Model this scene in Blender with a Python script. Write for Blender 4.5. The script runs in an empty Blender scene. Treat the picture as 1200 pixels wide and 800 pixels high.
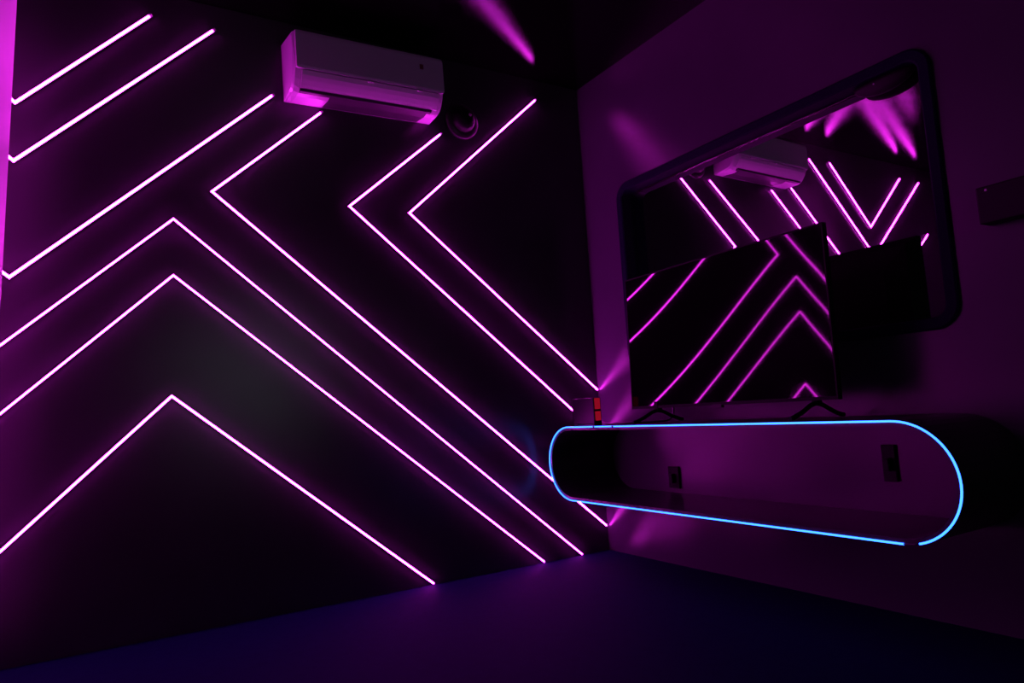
import bpy, bmesh, math, random
from mathutils import Vector, Matrix

random.seed(4)
S = bpy.context.scene
COL = S.collection

# ------------------------------------------------------------------ camera
CAM = Vector((-2.44053446, -3.09163903, 0.78358316))
YAW, PITCH, ROLL, FPX = 0.550809101, 0.0981511110, -0.0596889771, 821.436391
fw = Vector((math.sin(YAW)*math.cos(PITCH), math.cos(YAW)*math.cos(PITCH), math.sin(PITCH)))
r0 = Vector((math.cos(YAW), -math.sin(YAW), 0.0))
u0 = r0.cross(fw)
rt = r0*math.cos(ROLL) + u0*math.sin(ROLL)
up = u0*math.cos(ROLL) - r0*math.sin(ROLL)
cd = bpy.data.cameras.new('camera')
cam = bpy.data.objects.new('camera', cd)
COL.objects.link(cam)
m = Matrix((rt, up, -fw)).transposed().to_4x4()
m.translation = CAM
cam.matrix_world = m
cd.sensor_width = 36.0
cd.lens = FPX/1200*36
cd.clip_start = 0.02
S.camera = cam

# ------------------------------------------------------------------ world, exposure
w = bpy.data.worlds.new('night')
S.world = w
w.use_nodes = True
w.node_tree.nodes['Background'].inputs[0].default_value = (0, 0, 0, 1)
w.node_tree.nodes['Background'].inputs[1].default_value = 0.0
S.view_settings.view_transform = 'Standard'
S.view_settings.look = 'None'
S.view_settings.gamma = 1.0
S.view_settings.exposure = 0.0
S.view_settings.use_curve_mapping = False
S.cycles.max_bounces = 8
S.cycles.sample_clamp_indirect = 4.0
S.cycles.use_denoising = True

STRIP_L = 48.0        # radiance of the magenta light strips
NEON_L = 6.5          # radiance of the blue neon tube
LAMP_L = 22.0         # frosted lamp on the rear wall

# ------------------------------------------------------------------ materials
def mat(name, col, rough=0.5, metal=0.0, spec=0.5, noise=0.0, nscale=40.0, bump=0.0, bscale=200.0, coat=0.0):
    M = bpy.data.materials.new(name)
    M.use_nodes = True
    nt = M.node_tree
    b = nt.nodes['Principled BSDF']
    b.inputs['Base Color'].default_value = (*col, 1)
    b.inputs['Roughness'].default_value = rough
    b.inputs['Metallic'].default_value = metal
    b.inputs['Specular IOR Level'].default_value = spec
    if coat:
        b.inputs['Coat Weight'].default_value = coat
    tc = None
    if noise or bump:
        tc = nt.nodes.new('ShaderNodeTexCoord')
    if noise:
        n = nt.nodes.new('ShaderNodeTexNoise')
        n.inputs['Scale'].default_value = nscale
        n.inputs['Detail'].default_value = 4
        nt.links.new(tc.outputs['Object'], n.inputs['Vector'])
        mx = nt.nodes.new('ShaderNodeMix')
        mx.data_type = 'RGBA'
        mx.inputs[6].default_value = (*[c*(1-noise) for c in col], 1)
        mx.inputs[7].default_value = (*[c*(1+noise) for c in col], 1)
        nt.links.new(n.outputs['Fac'], mx.inputs[0])
        nt.links.new(mx.outputs[2], b.inputs['Base Color'])
    if bump:
        n2 = nt.nodes.new('ShaderNodeTexNoise')
        n2.inputs['Scale'].default_value = bscale
        n2.inputs['Detail'].default_value = 3
        nt.links.new(tc.outputs['Object'], n2.inputs['Vector'])
        bp = nt.nodes.new('ShaderNodeBump')
        bp.inputs['Strength'].default_value = bump
        bp.inputs['Distance'].default_value = 0.002
        nt.links.new(n2.outputs['Fac'], bp.inputs['Height'])
        nt.links.new(bp.outputs[0], b.inputs['Normal'])
    return M

def emit(name, col, strength):
    M = bpy.data.materials.new(name)
    M.use_nodes = True
    nt = M.node_tree
    nt.nodes.remove(nt.nodes['Principled BSDF'])
    e = nt.nodes.new('ShaderNodeEmission')
    e.inputs[0].default_value = (*col, 1)
    e.inputs[1].default_value = strength
    nt.links.new(e.outputs[0], nt.nodes['Material Output'].inputs[0])
    return M

def gloss(name, col, rough, f0, noise=0.2, nscale=6, bump=0.0, bscale=200.0):
    """dull paint under a smooth, short-tailed sheen"""
    M = mat(name, col, 0.9, 0.0, 0.0, noise, nscale, bump, bscale)
    nt = M.node_tree
    b = nt.nodes['Principled BSDF']
    g = nt.nodes.new('ShaderNodeBsdfGlossy')
    g.distribution = 'BECKMANN'
    g.inputs['Roughness'].default_value = rough
    fr = nt.nodes.new('ShaderNodeFresnel')
    fr.inputs['IOR'].default_value = (1+math.sqrt(f0))/(1-math.sqrt(f0))
    mx = nt.nodes.new('ShaderNodeMixShader')
    nt.links.new(fr.outputs[0], mx.inputs[0])
    nt.links.new(b.outputs[0], mx.inputs[1])
    nt.links.new(g.outputs[0], mx.inputs[2])
    if b.inputs['Normal'].is_linked:
        nt.links.new(b.inputs['Normal'].links[0].from_socket, g.inputs['Normal'])
    nt.links.new(mx.outputs[0], nt.nodes['Material Output'].inputs[0])
    return M

M_BLACKWALL = gloss('black_wall_panel', (0.032, 0.028, 0.035), 0.29, 0.055, noise=0.25, nscale=6, bump=0.15, bscale=260)
M_PAINT = gloss('grey_satin_paint', (0.052, 0.045, 0.060), 0.27, 0.028, noise=0.15, nscale=3, bump=0.08, bscale=90)
M_CEIL = gloss('black_gloss_ceiling', (0.002, 0.002, 0.002), 0.20, 0.030, noise=0.2, nscale=5)
M_FLOOR = mat('indigo_floor', (0.0022, 0.004, 0.025), 0.8, 0.0, 0.03, noise=0.2, nscale=25, bump=0.2, bscale=300)
M_WHITE = mat('white_paint', (0.86, 0.84, 0.86), 0.5, noise=0.06, nscale=8)
M_STRIP = emit('magenta_diffuser', (1.0, 0.026, 0.98), STRIP_L)
M_CHANNEL = mat('black_channel', (0.012, 0.012, 0.013), 0.4, 0.0)
M_CAP = mat('pink_end_cap', (0.6, 0.3, 0.6), 0.4)
M_NEON = emit('blue_neon', (0.022, 0.118, 1.0), NEON_L)
M_CLIP = mat('dark_clip', (0.01, 0.01, 0.014), 0.35)
M_LAMINATE = mat('black_laminate', (0.010, 0.009, 0.011), 0.32, noise=0.2, nscale=9)
M_NAVY = mat('navy_frame', (0.0022, 0.002, 0.014), 0.7, 0.0, 0.1, noise=0.15, nscale=12)
M_MIRROR = mat('mirror_silver', (0.80, 0.78, 0.80), 0.012, 1.0)
M_BEAD = mat('glossy_bead', (0.02, 0.02, 0.02), 0.10, 0.0, bump=1.0, bscale=45)
M_SCREEN = mat('black_screen', (0.002, 0.002, 0.002), 0.035, spec=0.25)
M_TVPLASTIC = mat('black_tv_plastic', (0.002, 0.002, 0.002), 0.6, spec=0.1)
M_ACWHITE = mat('white_ac_plastic', (0.46, 0.44, 0.47), 0.36, noise=0.03, nscale=20)
M_ACDARK = mat('dark_slot', (0.006, 0.005, 0.007), 0.5)
M_ACVANE = mat('dark_grey_vane', (0.035, 0.033, 0.036), 0.5, spec=0.2)
M_BADGE = mat('reddish_badge', (0.12, 0.01, 0.03), 0.4)
M_DOMEGLASS = mat('smoked_dome', (0.004, 0.004, 0.004), 0.4, spec=0.12)
M_DOMERIM = mat('dome_rim', (0.015, 0.014, 0.015), 0.3, spec=0.25)
M_LENS = mat('lens_ring', (0.16, 0.15, 0.16), 0.35, 0.2)
M_DEVICE = mat('device_black', (0.006, 0.006, 0.008), 0.3, spec=0.2)
M_RED = emit('red_indicator', (1.0, 0.012, 0.060), 0.24)
M_CABLE = mat('cable_rubber', (0.008, 0.008, 0.009), 0.3)
M_BOX = mat('box_black', (0.004, 0.004, 0.004), 0.6, spec=0.2)
M_SPECK = mat('pale_speck', (0.5, 0.5, 0.5), 0.3)
M_LAMP = emit('frosted_lamp', (0.80, 0.84, 1.0), LAMP_L)

# ------------------------------------------------------------------ helpers
def obj(name, bm, material, parent=None, smooth=False):
    me = bpy.data.meshes.new(name)
    bmesh.ops.recalc_face_normals(bm, faces=bm.faces[:])
    if smooth:
        for f in bm.faces:
            f.smooth = True
    bm.to_mesh(me)
    bm.free()
    for mm in (material if isinstance(material, (list, tuple)) else [material]):
        me.materials.append(mm)
    o = bpy.data.objects.new(name, me)
    COL.objects.link(o)
    if parent:
        o.parent = parent
        o.matrix_parent_inverse = Matrix.Translation(-parent.location)
    return o

def tag(o, label, cat, group=None):
    o['label'] = label
    o['category'] = cat
    if group:
        o['group'] = group
    return o

def thing(name, loc, label, cat, group=None):
    o = bpy.data.objects.new(name, None)
    o.location = loc
    o.empty_display_size = 0.05
    COL.objects.link(o)
    return tag(o, label, cat, group)

def struct(o):
    o['kind'] = 'structure'
    return o

def box(bm, lo, hi, bevel=0.0):
    lo, hi = Vector(lo), Vector(hi)
    r = bmesh.ops.create_cube(bm, size=1.0)
    for v in r['verts']:
        v.co = Vector(((v.co.x+.5)*(hi.x-lo.x)+lo.x, (v.co.y+.5)*(hi.y-lo.y)+lo.y, (v.co.z+.5)*(hi.z-lo.z)+lo.z))
    if bevel:
        es = {e for v in r['verts'] for e in v.link_edges}
        bmesh.ops.bevel(bm, geom=list(es), offset=bevel, segments=2, affect='EDGES', profile=0.6)
    return bm

def newbox(lo, hi, bevel=0.0):
    return box(bmesh.new(), lo, hi, bevel)

def sweep(bm, pts, rad, n=10, closed=False, ref=Vector((0, 0, 1))):
    pts = [Vector(p) for p in pts]
    N = len(pts)
    rings = []
    for i, p in enumerate(pts):
        a = pts[(i-1) % N] if (closed or i > 0) else p
        b = pts[(i+1) % N] if (closed or i < N-1) else p
        t = (b-a).normalized()
        x = t.cross(ref)
        if x.length < 1e-4:
            x = t.cross(Vector((1, 0, 0)))
        x.normalize()
        y = t.cross(x).normalized()
        rings.append([bm.verts.new(p + rad*(math.cos(2*math.pi*k/n)*x + math.sin(2*math.pi*k/n)*y)) for k in range(n)])
    for i in range(N if closed else N-1):
        A, B = rings[i], rings[(i+1) % N]
        for k in range(n):
            bm.faces.new((A[k], A[(k+1) % n], B[(k+1) % n], B[k]))
    if not closed:
        bm.faces.new(rings[0])
        bm.faces.new(rings[-1][::-1])
    return bm

def ribbon(bm, pts, prof):
    """sweep an open profile [(side, proud)] along a polyline in the black wall plane, mitred corners"""
    P = [Vector((x, z)) for x, z in pts]
    rows = []
    for i, p in enumerate(P):
        d0 = (P[i]-P[i-1]).normalized() if i else None
        d1 = (P[i+1]-P[i]).normalized() if i < len(P)-1 else None
        if d0 is None: d0 = d1
        if d1 is None: d1 = d0
        n0, n1 = Vector((-d0.y, d0.x)), Vector((-d1.y, d1.x))
        mdir = (n0+n1).normalized()
        k = 1.0/max(0.25, mdir.dot(n0))
        rows.append([bm.verts.new((p.x+mdir.x*k*s, -q-.0006, p.y+mdir.y*k*s)) for s, q in prof])
    n = len(prof)
    for A, B in zip(rows, rows[1:]):
        for j in range(n):
            bm.faces.new((A[j], A[(j+1) % n], B[(j+1) % n], B[j]))
    bm.faces.new(rows[0])
    bm.faces.new(rows[-1][::-1])
    return bm

# ------------------------------------------------------------------ the room
H = 2.608
XL, YB = -3.86, -4.6
struct(obj('floor', newbox((XL-.1, YB-.1, -.1), (.2, .1, 0)), M_FLOOR))
struct(obj('ceiling', newbox((XL-.1, YB-.1, H), (.2, .1, H+.1)), M_CEIL))
struct(obj('wall_back', newbox((XL-.1, 0, 0), (.2, .1, H)), M_BLACKWALL))
struct(obj('wall_left', newbox((XL-.1, YB, 0), (XL, 0, H)), M_PAINT))
struct(obj('wall_front', newbox((XL-.1, YB-.1, 0), (.2, YB, H)), M_PAINT))
# right wall, with the shallow recess the mirror sits in
MY0, MY1, MZ0, MZ1 = -1.925, -0.285, 0.968, 1.945       # outer edge of the frame
RD = 0.0665                                              # depth of the mirror behind the wall face
hy0, hy1, hz0, hz1 = MY0+.03, MY1-.03, MZ0+.03, MZ1-.03
bm = bmesh.new()
ys, zs = [YB, hy0, hy1, 0.0], [0.0, hz0, hz1, H]
front = [[bm.verts.new((0, y, z)) for z in zs] for y in ys]
back = [[bm.verts.new((.2, y, z)) for z in zs] for y in ys]
for i in range(3):
    for j in range(3):
        b0 = (back[i][j], back[i+1][j], back[i+1][j+1], back[i][j+1])
        bm.faces.new(b0)
        if (i, j) != (1, 1):
            bm.faces.new((front[i][j], front[i+1][j], front[i+1][j+1], front[i][j+1]))
rc = [[bm.verts.new((.09, ys[1+a], zs[1+b])) for b in (0, 1)] for a in (0, 1)]
bm.faces.new((rc[0][0], rc[1][0], rc[1][1], rc[0][1]))
cyc = [(0, 0), (1, 0), (1, 1), (0, 1)]
for k in range(4):
    a, b = cyc[k], cyc[(k+1) % 4]
    bm.faces.new((front[1+a[0]][1+a[1]], front[1+b[0]][1+b[1]], rc[b[0]][b[1]], rc[a[0]][a[1]]))
for k in range(3):
    bm.faces.new((front[0][k], front[0][k+1], back[0][k+1], back[0][k]))
    bm.faces.new((front[3][k], front[3][k+1], back[3][k+1], back[3][k]))
    bm.faces.new((front[k][0], front[k+1][0], back[k+1][0], back[k][0]))
    bm.faces.new((front[k][3], front[k+1][3], back[k+1][3], back[k][3]))
struct(obj('wall_right', bm, M_PAINT))

# white pier at the left edge, standing clear of the black wall
def pier():
    bm = bmesh.new()
    ya, yb = -0.62, -1.25
    loops = []
    for z, xr in ((0, -2.700), (1.233, -2.6455), (2.115, -2.6160), (H, -2.604)):
        loops.append([bm.verts.new((xr, ya, z)), bm.verts.new((-2.99, ya, z)), bm.verts.new((-2.99, yb, z)), bm.verts.new((xr, yb, z))])
    for A, B in zip(loops, loops[1:]):
        for k in range(4):
            bm.faces.new((A[k], A[(k+1) % 4], B[(k+1) % 4], B[k]))
    bm.faces.new(loops[0]); bm.faces.new(loops[-1])
    o = struct(obj('wall_pier', bm, M_WHITE))
    return o
pier()

# ------------------------------------------------------------------ light strips on the black wall
GROUP = 'magenta light strips on the black wall'
STRIPS = [
    ([(-.303, 2.489), (-1.088, 1.770), (-.009, .871)], .0043,
     'magenta light strip bent like a less-than sign, nearest the room corner'),
    ([(-.900, 2.197), (-1.388, 1.773), (-.009, .617)], .0043,
     'magenta light strip bent sideways whose top end stops beneath the air conditioner right end'),
    ([(-1.509, 2.203), (-1.982, 1.775), (-.012, .132)], .0043,
     'magenta light strip bent sideways below the air conditioner, running behind the console to the corner'),
    ([(-3.84, .085), (-2.130, 1.643), (-.189, .0065)], .0036,
     'largest, outermost chevron of magenta light strip, peaking highest of the three nested arrows'),
    ([(-3.62, .0125), (-2.133, 1.409), (-.431, .0065)], .0036,
     'middle chevron of magenta light strip, nested between the outer and the smallest arrow'),
    ([(-3.10, .0125), (-2.144, .921), (-1.051, .0065)], .0043,
     'smallest, lowest chevron of magenta light strip, peaking alone near the floor'),
    ([(-1.726, 2.244), (-2.674, 1.375), (-3.474, 2.045)], .0050,
     'long diagonal magenta light strip directly above the outermost chevron, ending left of the air conditioner'),
    ([(-1.967, 2.491), (-2.665, 1.814), (-3.423, 2.483)], .0054,
     'second diagonal magenta light strip from the top left corner of the black wall'),
    ([(-2.211, 2.495), (-2.662, 2.039), (-3.144, 2.485)], .0054,
     'shortest diagonal magenta light strip, at the very top left of the black wall'),
]
for pts, hw, lab in STRIPS:
    a = pts[1]
    t = thing('light_strip', (a[0], 0, a[1]), lab, 'light strip', GROUP)
    obj('channel', ribbon(bmesh.new(), pts, [(-hw-.002, 0), (-hw-.002, .006), (hw+.002, .006), (hw+.002, 0)]), M_CHANNEL, t)
    dome = [(-hw, .005)] + [(-hw*math.cos(q), .006+.005*math.sin(q)) for q in (.35, .9, 1.57, 2.24, 2.79)] + [(hw, .005)]
    obj('diffuser', ribbon(bmesh.new(), pts, dome), M_STRIP, t, smooth=False)
    for e, nb in ((0, 1), (-1, -2)):
        p, q = Vector(pts[e]), Vector(pts[nb])
        if p.y < .3 or abs(p.x) < .05 or p.x < -3.8:
            continue
        d = (p-q).normalized()
        obj('end_cap', ribbon(bmesh.new(), [tuple(p), tuple(p+d*.012)], [(-hw-.001, 0), (-hw-.001, .009), (0, .013), (hw+.001, .009), (hw+.001, 0)]), M_CAP, t)

# ------------------------------------------------------------------ air conditioner
t = thing('air_conditioner', (-1.315, 0, 2.19), 'white split air conditioner unit high on the black wall, lit purple from below', 'air conditioner')
AX0, AX1 = -1.672, -0.955
def extrude_x(bm, prof, x0, x1, inset=0.0, ins_w=0.0):
    """profile [(y,z)] swept along x; end loops pulled in for rounded ends"""
    cy = sum(p[0] for p in prof)/len(prof); cz = sum(p[1] for p in prof)/len(prof)
    st = [(x0, inset), (x0+ins_w*.3, inset*.35), (x0+ins_w, 0), (x1-ins_w, 0), (x1-ins_w*.3, inset*.35), (x1, inset)] if inset else [(x0, 0), (x1, 0)]
    rows = []
    for x, k in st:
        row = []
        for y, z in prof:
            d = Vector((cy-y, cz-z)); L = d.length
            d = d/L if L else d
            kk = k if y < -.004 else 0
            row.append(bm.verts.new((x, min(0, y+d.x*kk), z+d.y*kk)))
        rows.append(row)
    n = len(prof)
    for A, B in zip(rows, rows[1:]):
        for k in range(n):
            bm.faces.new((A[k], A[(k+1) % n], B[(k+1) % n], B[k]))
    bm.faces.new(rows[0]); bm.faces.new(rows[-1])
    return bm
body = [(0, 2.500), (-.150, 2.500), (-.178, 2.490), (-.192, 2.472), (-.194, 2.330), (-.190, 2.304), (-.172, 2.270), (-.150, 2.243), (-.128, 2.228), (-.100, 2.224), (0, 2.235)]
obj('casing', extrude_x(bmesh.new(), body, AX0, AX1, .022, .030), M_ACWHITE, t, smooth=False)
pan = [(-.188, 2.486), (-.199, 2.480), (-.204, 2.466), (-.206, 2.320), (-.203, 2.309), (-.188, 2.309)]
obj('front_panel', extrude_x(bmesh.new(), pan, AX0+.010, AX1-.006, .006, .012), M_ACWHITE, t)
flap = [(-.180, 2.302), (-.199, 2.303), (-.192, 2.285), (-.180, 2.268), (-.164, 2.250), (-.154, 2.2415), (-.144, 2.2415)]
obj('louver', extrude_x(bmesh.new(), flap, AX0+.035, AX1-.03), M_ACWHITE, t)
slot = [(-.138, 2.239), (-.1535, 2.239), (-.147, 2.2295), (-.128, 2.228)]
obj('air_slot', extrude_x(bmesh.new(), slot, AX0+.035, AX1-.055), M_ACDARK, t)
vane = [(-.126, 2.232), (-.147, 2.2290), (-.128, 2.2245), (-.100, 2.2205), (-.012, 2.2315), (-.012, 2.240)]
obj('outlet_vane', extrude_x(bmesh.new(), vane, AX0+.17, AX1-.075), M_ACVANE, t)
bm = newbox((-1.083, -.2085, 2.408), (-1.065, -.2035, 2.432), .002)
obj('badge', bm, M_BADGE, t)
for xx in (-1.33, -1.09):
    obj('louver_tab', newbox((xx-.014, -.205, 2.2985), (xx+.014, -.196, 2.304), .001), M_ACWHITE, t)

t.rotation_euler.y = -0.02        # hangs slightly out of level

# ------------------------------------------------------------------ dome camera below the unit
DX, DZ = -.772, 2.285
t = thing('dome_camera', (DX, 0, DZ), 'small dark round dome camera on the black wall beside the air conditioner', 'camera')
def lathe(bm, prof, cx, cz, n=32):
    """profile [(radius, proud)] turned about an axis normal to the black wall"""
    rows = []
    for r, q in prof:
        if r < 1e-6:
            rows.append([bm.verts.new((cx, -q, cz))])
        else:
            rows.append([bm.verts.new((cx+r*math.cos(2*math.pi*k/n), -q, cz+r*math.sin(2*math.pi*k/n))) for k in range(n)])
    for A, B in zip(rows, rows[1:]):
        for k in range(n):
            a = [A[k % len(A)], A[(k+1) % n % len(A)], B[(k+1) % n % len(B)], B[k % len(B)]]
            u = []
            for v in a:
                if v not in u: u.append(v)
            if len(u) > 2: bm.faces.new(u)
    return bm
obj('base', lathe(bmesh.new(), [(0, 0), (.094, 0), (.094, .012), (.088, .020), (.066, .026), (0, .026)], DX, DZ), M_DOMERIM, t, True)
obj('dome', lathe(bmesh.new(), [(.064, .026), (.060, .045), (.048, .064), (.028, .076), (0, .080)], DX, DZ), M_DOMEGLASS, t, True)
bm = bmesh.new()
bmesh.ops.create_uvsphere(bm, u_segments=14, v_segments=8, radius=.009)
for v in bm.verts: v.co = v.co + Vector((DX+.012, -.077, DZ+.012))
obj('lens', bm, M_LENS, t, True)

# ------------------------------------------------------------------ mirror in the right wall
t = thing('wall_mirror', (0, (MY0+MY1)/2, MZ0), 'large mirror in a rounded navy blue frame set into the right wall', 'mirror')
def rrect(y0, y1, z0, z1, r, n=10):
    pts = []
    for cy, cz, a in ((y1-r, z1-r, 0), (y0+r, z1-r, 90), (y0+r, z0+r, 180), (y1-r, z0+r, 270)):
        for k in range(n+1):
            q = math.radians(a+90*k/n)
            pts.append((cy+r*math.cos(q), cz+r*math.sin(q)))
    return pts
FW = .042
outer = rrect(MY0, MY1, MZ0, MZ1, .085)
inner = rrect(MY0+FW, MY1-FW, MZ0+FW, MZ1-FW, .043)
bm = bmesh.new()
rows = []
for pts, x in ((outer, -.0005), (outer, -.010), (rrect(MY0+.006, MY1-.006, MZ0+.006, MZ1-.006, .079), -.014),
               (rrect(MY0+FW-.006, MY1-FW+.006, MZ0+FW-.006, MZ1-FW+.006, .049), -.014), (inner, -.009), (inner, RD-.0005), ):
    rows.append([bm.verts.new((x, y, z)) for y, z in pts])
for A, B in zip(rows, rows[1:]):
    for k in range(len(A)):
        bm.faces.new((A[k], A[(k+1) % len(A)], B[(k+1) % len(A)], B[k]))
obj('frame', bm, M_NAVY, t)
bm = newbox((RD, hy0+.001, hz0+.001), (.089, hy1-.001, hz1-.001))
obj('mirror_glass', bm, M_MIRROR, t)
bm = bmesh.new()
random.seed(3)
yy = MY1-FW-.045
pts = []
while yy > MY0+FW+.05:
    pts.append((RD-.004+random.uniform(-.0008, .0008), yy, MZ1-FW-.004+random.uniform(-.0008, .0008)))
    yy -= .03
sweep(bm, pts, .0034, 8)
obj('edge_bead', bm, M_BEAD, t, True)

t = thing('motion_sensor', (RD-.03, -1.72, MZ1-FW-.06), 'small black device under the top rim of the mirror near its right corner', 'sensor')
bm = bmesh.new()
bmesh.ops.create_uvsphere(bm, u_segments=24, v_segments=12, radius=1.0)
for v in bm.verts:
    v.co = Vector((RD-.034+.028*v.co.x, -1.742+.115*v.co.y, MZ1-FW-.004+(.052*v.co.z if v.co.z < 0 else .002*v.co.z)))
obj('housing', bm, M_BOX, t, True)
obj('indicator', newbox((RD-.0635, -1.722, MZ1-FW-.022), (RD-.060, -1.718, MZ1-FW-.018)), M_SPECK, t)

# ------------------------------------------------------------------ stadium console with neon edge
CD, CZ, CR = .40, .508, .182                       # depth, mid height, radius
CYL, CYR = -.252, -1.884                           # ends of the straight part
def stadium(r, n=20):
    pts = []
    for k in range(n+1):                           # far end (towards the corner)
        q = math.radians(90-180*k/n)
        pts.append((CYL+r*math.cos(q), CZ+r*math.sin(q)))
    for k in range(1, 24):
        pts.append((CYL+(CYR-CYL)*k/24, CZ-r))
    for k in range(n+1):
        q = math.radians(270-180*k/n)
        pts.append((CYR+r*math.cos(q), CZ+r*math.sin(q)))
    for k in range(1, 24):
        pts.append((CYR+(CYL-CYR)*k/24, CZ+r))
    return pts
t = thing('console_table', (0, (CYL+CYR)/2, CZ-CR), 'black pill shaped open console shelf fixed to the right wall, outlined in blue neon', 'console')
bm = bmesh.new()
RO, RI = CR-.001, CR-.019
so, si = stadium(RO), stadium(RI)
fo = [bm.verts.new((-CD, y, z)) for y, z in so]; bo = [bm.verts.new((-.0015, y, z)) for y, z in so]
fi = [bm.verts.new((-CD, y, z)) for y, z in si]; bi = [bm.verts.new((-.0015, y, z)) for y, z in si]
n = len(so)
for k in range(n):
    j = (k+1) % n
    bm.faces.new((fo[k], fo[j], bo[j], bo[k])); bm.faces.new((fi[k], fi[j], bi[j], bi[k]))
    bm.faces.new((fo[k], fo[j], fi[j], fi[k])); bm.faces.new((bo[k], bo[j], bi[j], bi[k]))
obj('shell', bm, M_LAMINATE, t)
# neon tube: starts right of the gap under the near end and runs all the way round
NR = .0031
path = stadium(CR-.004, 36)
NX = -CD-.0035
seq = [(NX, y, z) for y, z in path]
gap0, gap1 = -1.883, -1.927
lowz = CZ-CR+.004
i0 = min(range(len(seq)), key=lambda k: (abs(seq[k][1]-gap0) if seq[k][2] < CZ and seq[k][1] > gap0-.002 else 9))
i1 = min(range(len(seq)), key=lambda k: (abs(seq[k][1]-gap1) if seq[k][2] < CZ and seq[k][1] < gap0 else 9))
long_part = seq[i1:] + seq[:i0+1]
# split where the tint of the tube changes: near rounded end / the rest
def near_end(p): return p[1] < CYR-.001
k = next(i for i, p in enumerate(long_part) if not near_end(p) and p[2] > CZ)
obj('neon_tube', sweep(bmesh.new(), long_part, NR, 10, ref=Vector((1, 0, 0))), M_NEON, t, True)
for yy in (-.463, -.600):
    obj('tube_clip', newbox((NX-.0062, yy-.0045, CZ+CR-.0105), (-CD+.004, yy+.0045, CZ+CR-.0012), .001), M_CLIP, t)
obj('tube_joint', sweep(bmesh.new(), seq[i0:i1+1], NR*.8, 8, ref=Vector((1, 0, 0))), M_CLIP, t, True)
TOP = CZ+RO

# socket boxes on the wall inside the console
def socket(y0, y1, z0, z1, lab):
    t = thing('wall_socket', (0, (y0+y1)/2, z0), lab, 'socket')
    obj('plate', newbox((-.012, y0, z0), (-.0002, y1, z1), .003), M_BOX, t)
    zc = (z0+z1)/2
    obj('plug', newbox((-.034, (y0+y1)/2-.012, zc-.026), (-.012, (y0+y1)/2+.012, zc+.018), .004), M_BOX, t)
socket(-.585, -.515, .365, .470, 'small black wall socket inside the console at its far dark end')
socket(-1.655, -1.605, .455, .585, 'narrow black wall socket inside the console at its near rounded end')

# ------------------------------------------------------------------ television
Q = [0.23851, 0.013, -0.00589, -0.0036, 0.0004, 0.00113, -0.00039, -0.0013, 4e-05, 0.00056, 0.00238, 0.00091, -0.00076, -0.0003, -0.00021]
EX = [(0,0),(1,0),(0,1),(2,0),(1,1),(0,2),(3,0),(2,1),(1,2),(0,3),(4,0),(3,1),(2,2),(1,3),(0,4)]
def sx(y, z):
    u, v = -(y+1.08)/.54, (z-1.06)/.31
    return -sum(c*u**i*v**j for c, (i, j) in zip(Q, EX))
TY0, TY1, TZ0, TZ1 = -1.626, -.543, .756, 1.373
t = thing('television', (-.22, (TY0+TY1)/2, TOP), 'large black flat television standing on the neon console in front of the mirror', 'television')
def tvgrid(y0, y1, z0, z1, off, ny=44, nz=26):
    bm = bmesh.new()
    g = [[bm.verts.new((sx(y0+(y1-y0)*i/ny, z0+(z1-z0)*j/nz)+off, y0+(y1-y0)*i/ny, z0+(z1-z0)*j/nz)) for j in range(nz+1)] for i in range(ny+1)]
    for i in range(ny):
        for j in range(nz):
            bm.faces.new((g[i][j], g[i+1][j], g[i+1][j+1], g[i][j+1]))
    return bm, g
bm, g = tvgrid(TY0+.006, TY1-.006, TZ0+.012, TZ1-.006, 0)
so_ = obj('screen', bm, M_SCREEN, t, True)
# casing: follows the screen 1 mm behind it, with a rim that comes 2 mm proud and a flat back
bm = bmesh.new()
def ringpts(ins, zb):
    y0, y1, z0, z1 = TY0+ins, TY1-ins, TZ0+zb, TZ1-ins
    r = []
    for i in range(20): r.append((y0+(y1-y0)*i/20, z0))
    for i in range(12): r.append((y1, z0+(z1-z0)*i/12))
    for i in range(20): r.append((y1+(y0-y1)*i/20, z1))
    for i in range(12): r.append((y0, z1+(z0-z1)*i/12))
    return r
rows = []
for ins, zb, off in ((.0065, .0125, .003), (.006, .012, -.002), (0, 0, -.002), (0, 0, .022)):
    rows.append([bm.verts.new((sx(y, z)+off, y, z)) for y, z in ringpts(ins, zb)])
rows.append([bm.verts.new((-.186, y, z)) for y, z in ringpts(.03, .03)])
rows.append([bm.verts.new((-.172, y, z)) for y, z in ringpts(.12, .10)])
for A, B in zip(rows, rows[1:]):
    for k in range(len(A)):
        bm.faces.new((A[k], A[(k+1) % len(A)], B[(k+1) % len(A)], B[k]))
bm.faces.new(rows[-1])
obj('casing', bm, M_TVPLASTIC, t)
for yc in (-.712, -1.521):
    bm = bmesh.new()
    arch = [(-.380, TOP+.0095), (-.362, TOP+.012), (-.315, TOP+.028), (-.265, TOP+.050), (-.232, TOP+.057), (-.195, TOP+.050), (-.145, TOP+.028), (-.098, TOP+.012), (-.080, TOP+.0095)]
    sweep(bm, [(x, yc, z) for x, z in arch], .0085, 8, ref=Vector((0, 1, 0)))
    box(bm, (-.240, yc-.012, TOP+.050), (-.212, yc+.012, TZ0+.03), .003)
    obj('foot', bm, M_TVPLASTIC, t)
obj('badge', newbox((sx(-1.08, TZ0)-.006, -1.105, TZ0-.010), (sx(-1.08, TZ0)+.010, -1.055, TZ0+.003), .002), M_DEVICE, t)

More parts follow.
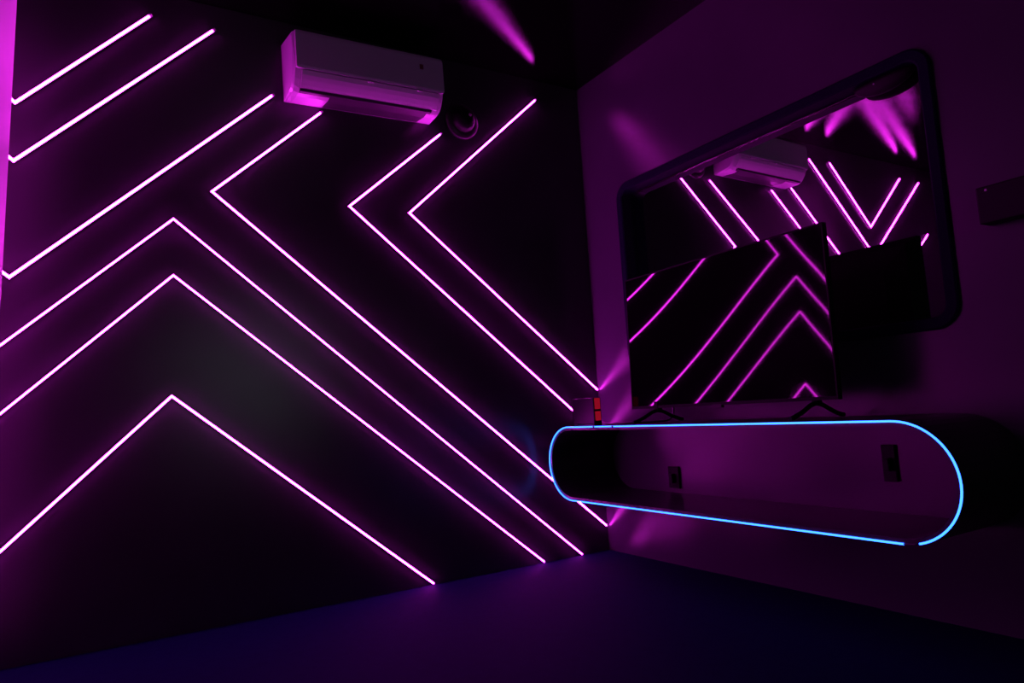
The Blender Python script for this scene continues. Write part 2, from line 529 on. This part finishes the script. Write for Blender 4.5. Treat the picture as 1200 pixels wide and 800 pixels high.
# ------------------------------------------------------------------ things on the console
t = thing('desktop_speaker', (-.35, -.345, TOP), 'small black box with a red lit edge standing on the corner end of the console', 'speaker')
obj('case', newbox((-.372, -.426, TOP+.006), (-.325, -.255, TOP+.134), .005), M_DEVICE, t)
obj('base', newbox((-.370, -.424, TOP+.0002), (-.327, -.257, TOP+.006)), M_CABLE, t)
for z0, z1 in ((TOP+.078, TOP+.131), (TOP+.024, TOP+.068)):
    obj('red_light', newbox((-.364, -.4295, z0), (-.332, -.4255, z1), .0015), M_RED, t)

bm = bmesh.new()
def catmull(P, n=8):
    P = [Vector(p) for p in P]
    out = []
    for i in range(len(P)-1):
        a, b, c, d = P[max(0, i-1)], P[i], P[i+1], P[min(len(P)-1, i+2)]
        for k in range(n):
            s = k/n
            out.append(.5*((2*b)+(c-a)*s+(2*a-5*b+4*c-d)*s*s+(3*b-a-3*c+d)*s**3))
    out.append(P[-1])
    return out
cb = [(-.3195, -.30, TOP+.05), (-.300, -.33, TOP+.035), (-.290, -.38, TOP+.014), (-.315, -.45, TOP+.0056), (-.335, -.54, TOP+.0056), (-.300, -.62, TOP+.0056), (-.20, -.66, TOP+.0056), (-.13, -.68, TOP+.012), (-.12, -.70, TOP+.06), (-.162, -.72, TOP+.14)]
sweep(bm, catmull(cb), .0042, 8)
tag(obj('power_cable', bm, M_CABLE, None, True), 'thin black cable trailing along the console top from the red lit box', 'cable')
# box at the right edge of the picture
t = thing('junction_box', (0, -2.18, 1.26), 'small black box mounted on the right wall, cut by the right picture edge', 'box')
obj('case', newbox((-.062, -2.33, 1.272), (-.0002, -2.035, 1.388), .006), M_BOX, t)
obj('indicator', newbox((-.0635, -2.068, 1.371), (-.0615, -2.062, 1.377)), M_SPECK, t)

# ------------------------------------------------------------------ frosted lamp on the rear wall (its soft glint shows on the black wall)
LX, LZ = -.97, 1.34
t = thing('wall_lamp', (LX, YB, LZ), 'small round frosted white lamp on the wall behind the viewer', 'lamp')
def disc(bm, prof, n=28):
    rows = []
    for r, q in prof:
        rows.append([bm.verts.new((LX+max(r, 1e-4)*math.cos(2*math.pi*k/n), YB+q, LZ+max(r, 1e-4)*math.sin(2*math.pi*k/n))) for k in range(n)])
    for A, B in zip(rows, rows[1:]):
        for k in range(n):
            bm.faces.new((A[k], A[(k+1) % n], B[(k+1) % n], B[k]))
    bm.faces.new(rows[-1]); bm.faces.new(rows[0])
    return bm
obj('base', disc(bmesh.new(), [(.11, .0005), (.11, .02)]), M_DEVICE, t)
obj('globe', disc(bmesh.new(), [(.098, .02), (.096, .045), (.075, .07), (.04, .082), (.005, .085)]), M_LAMP, t)
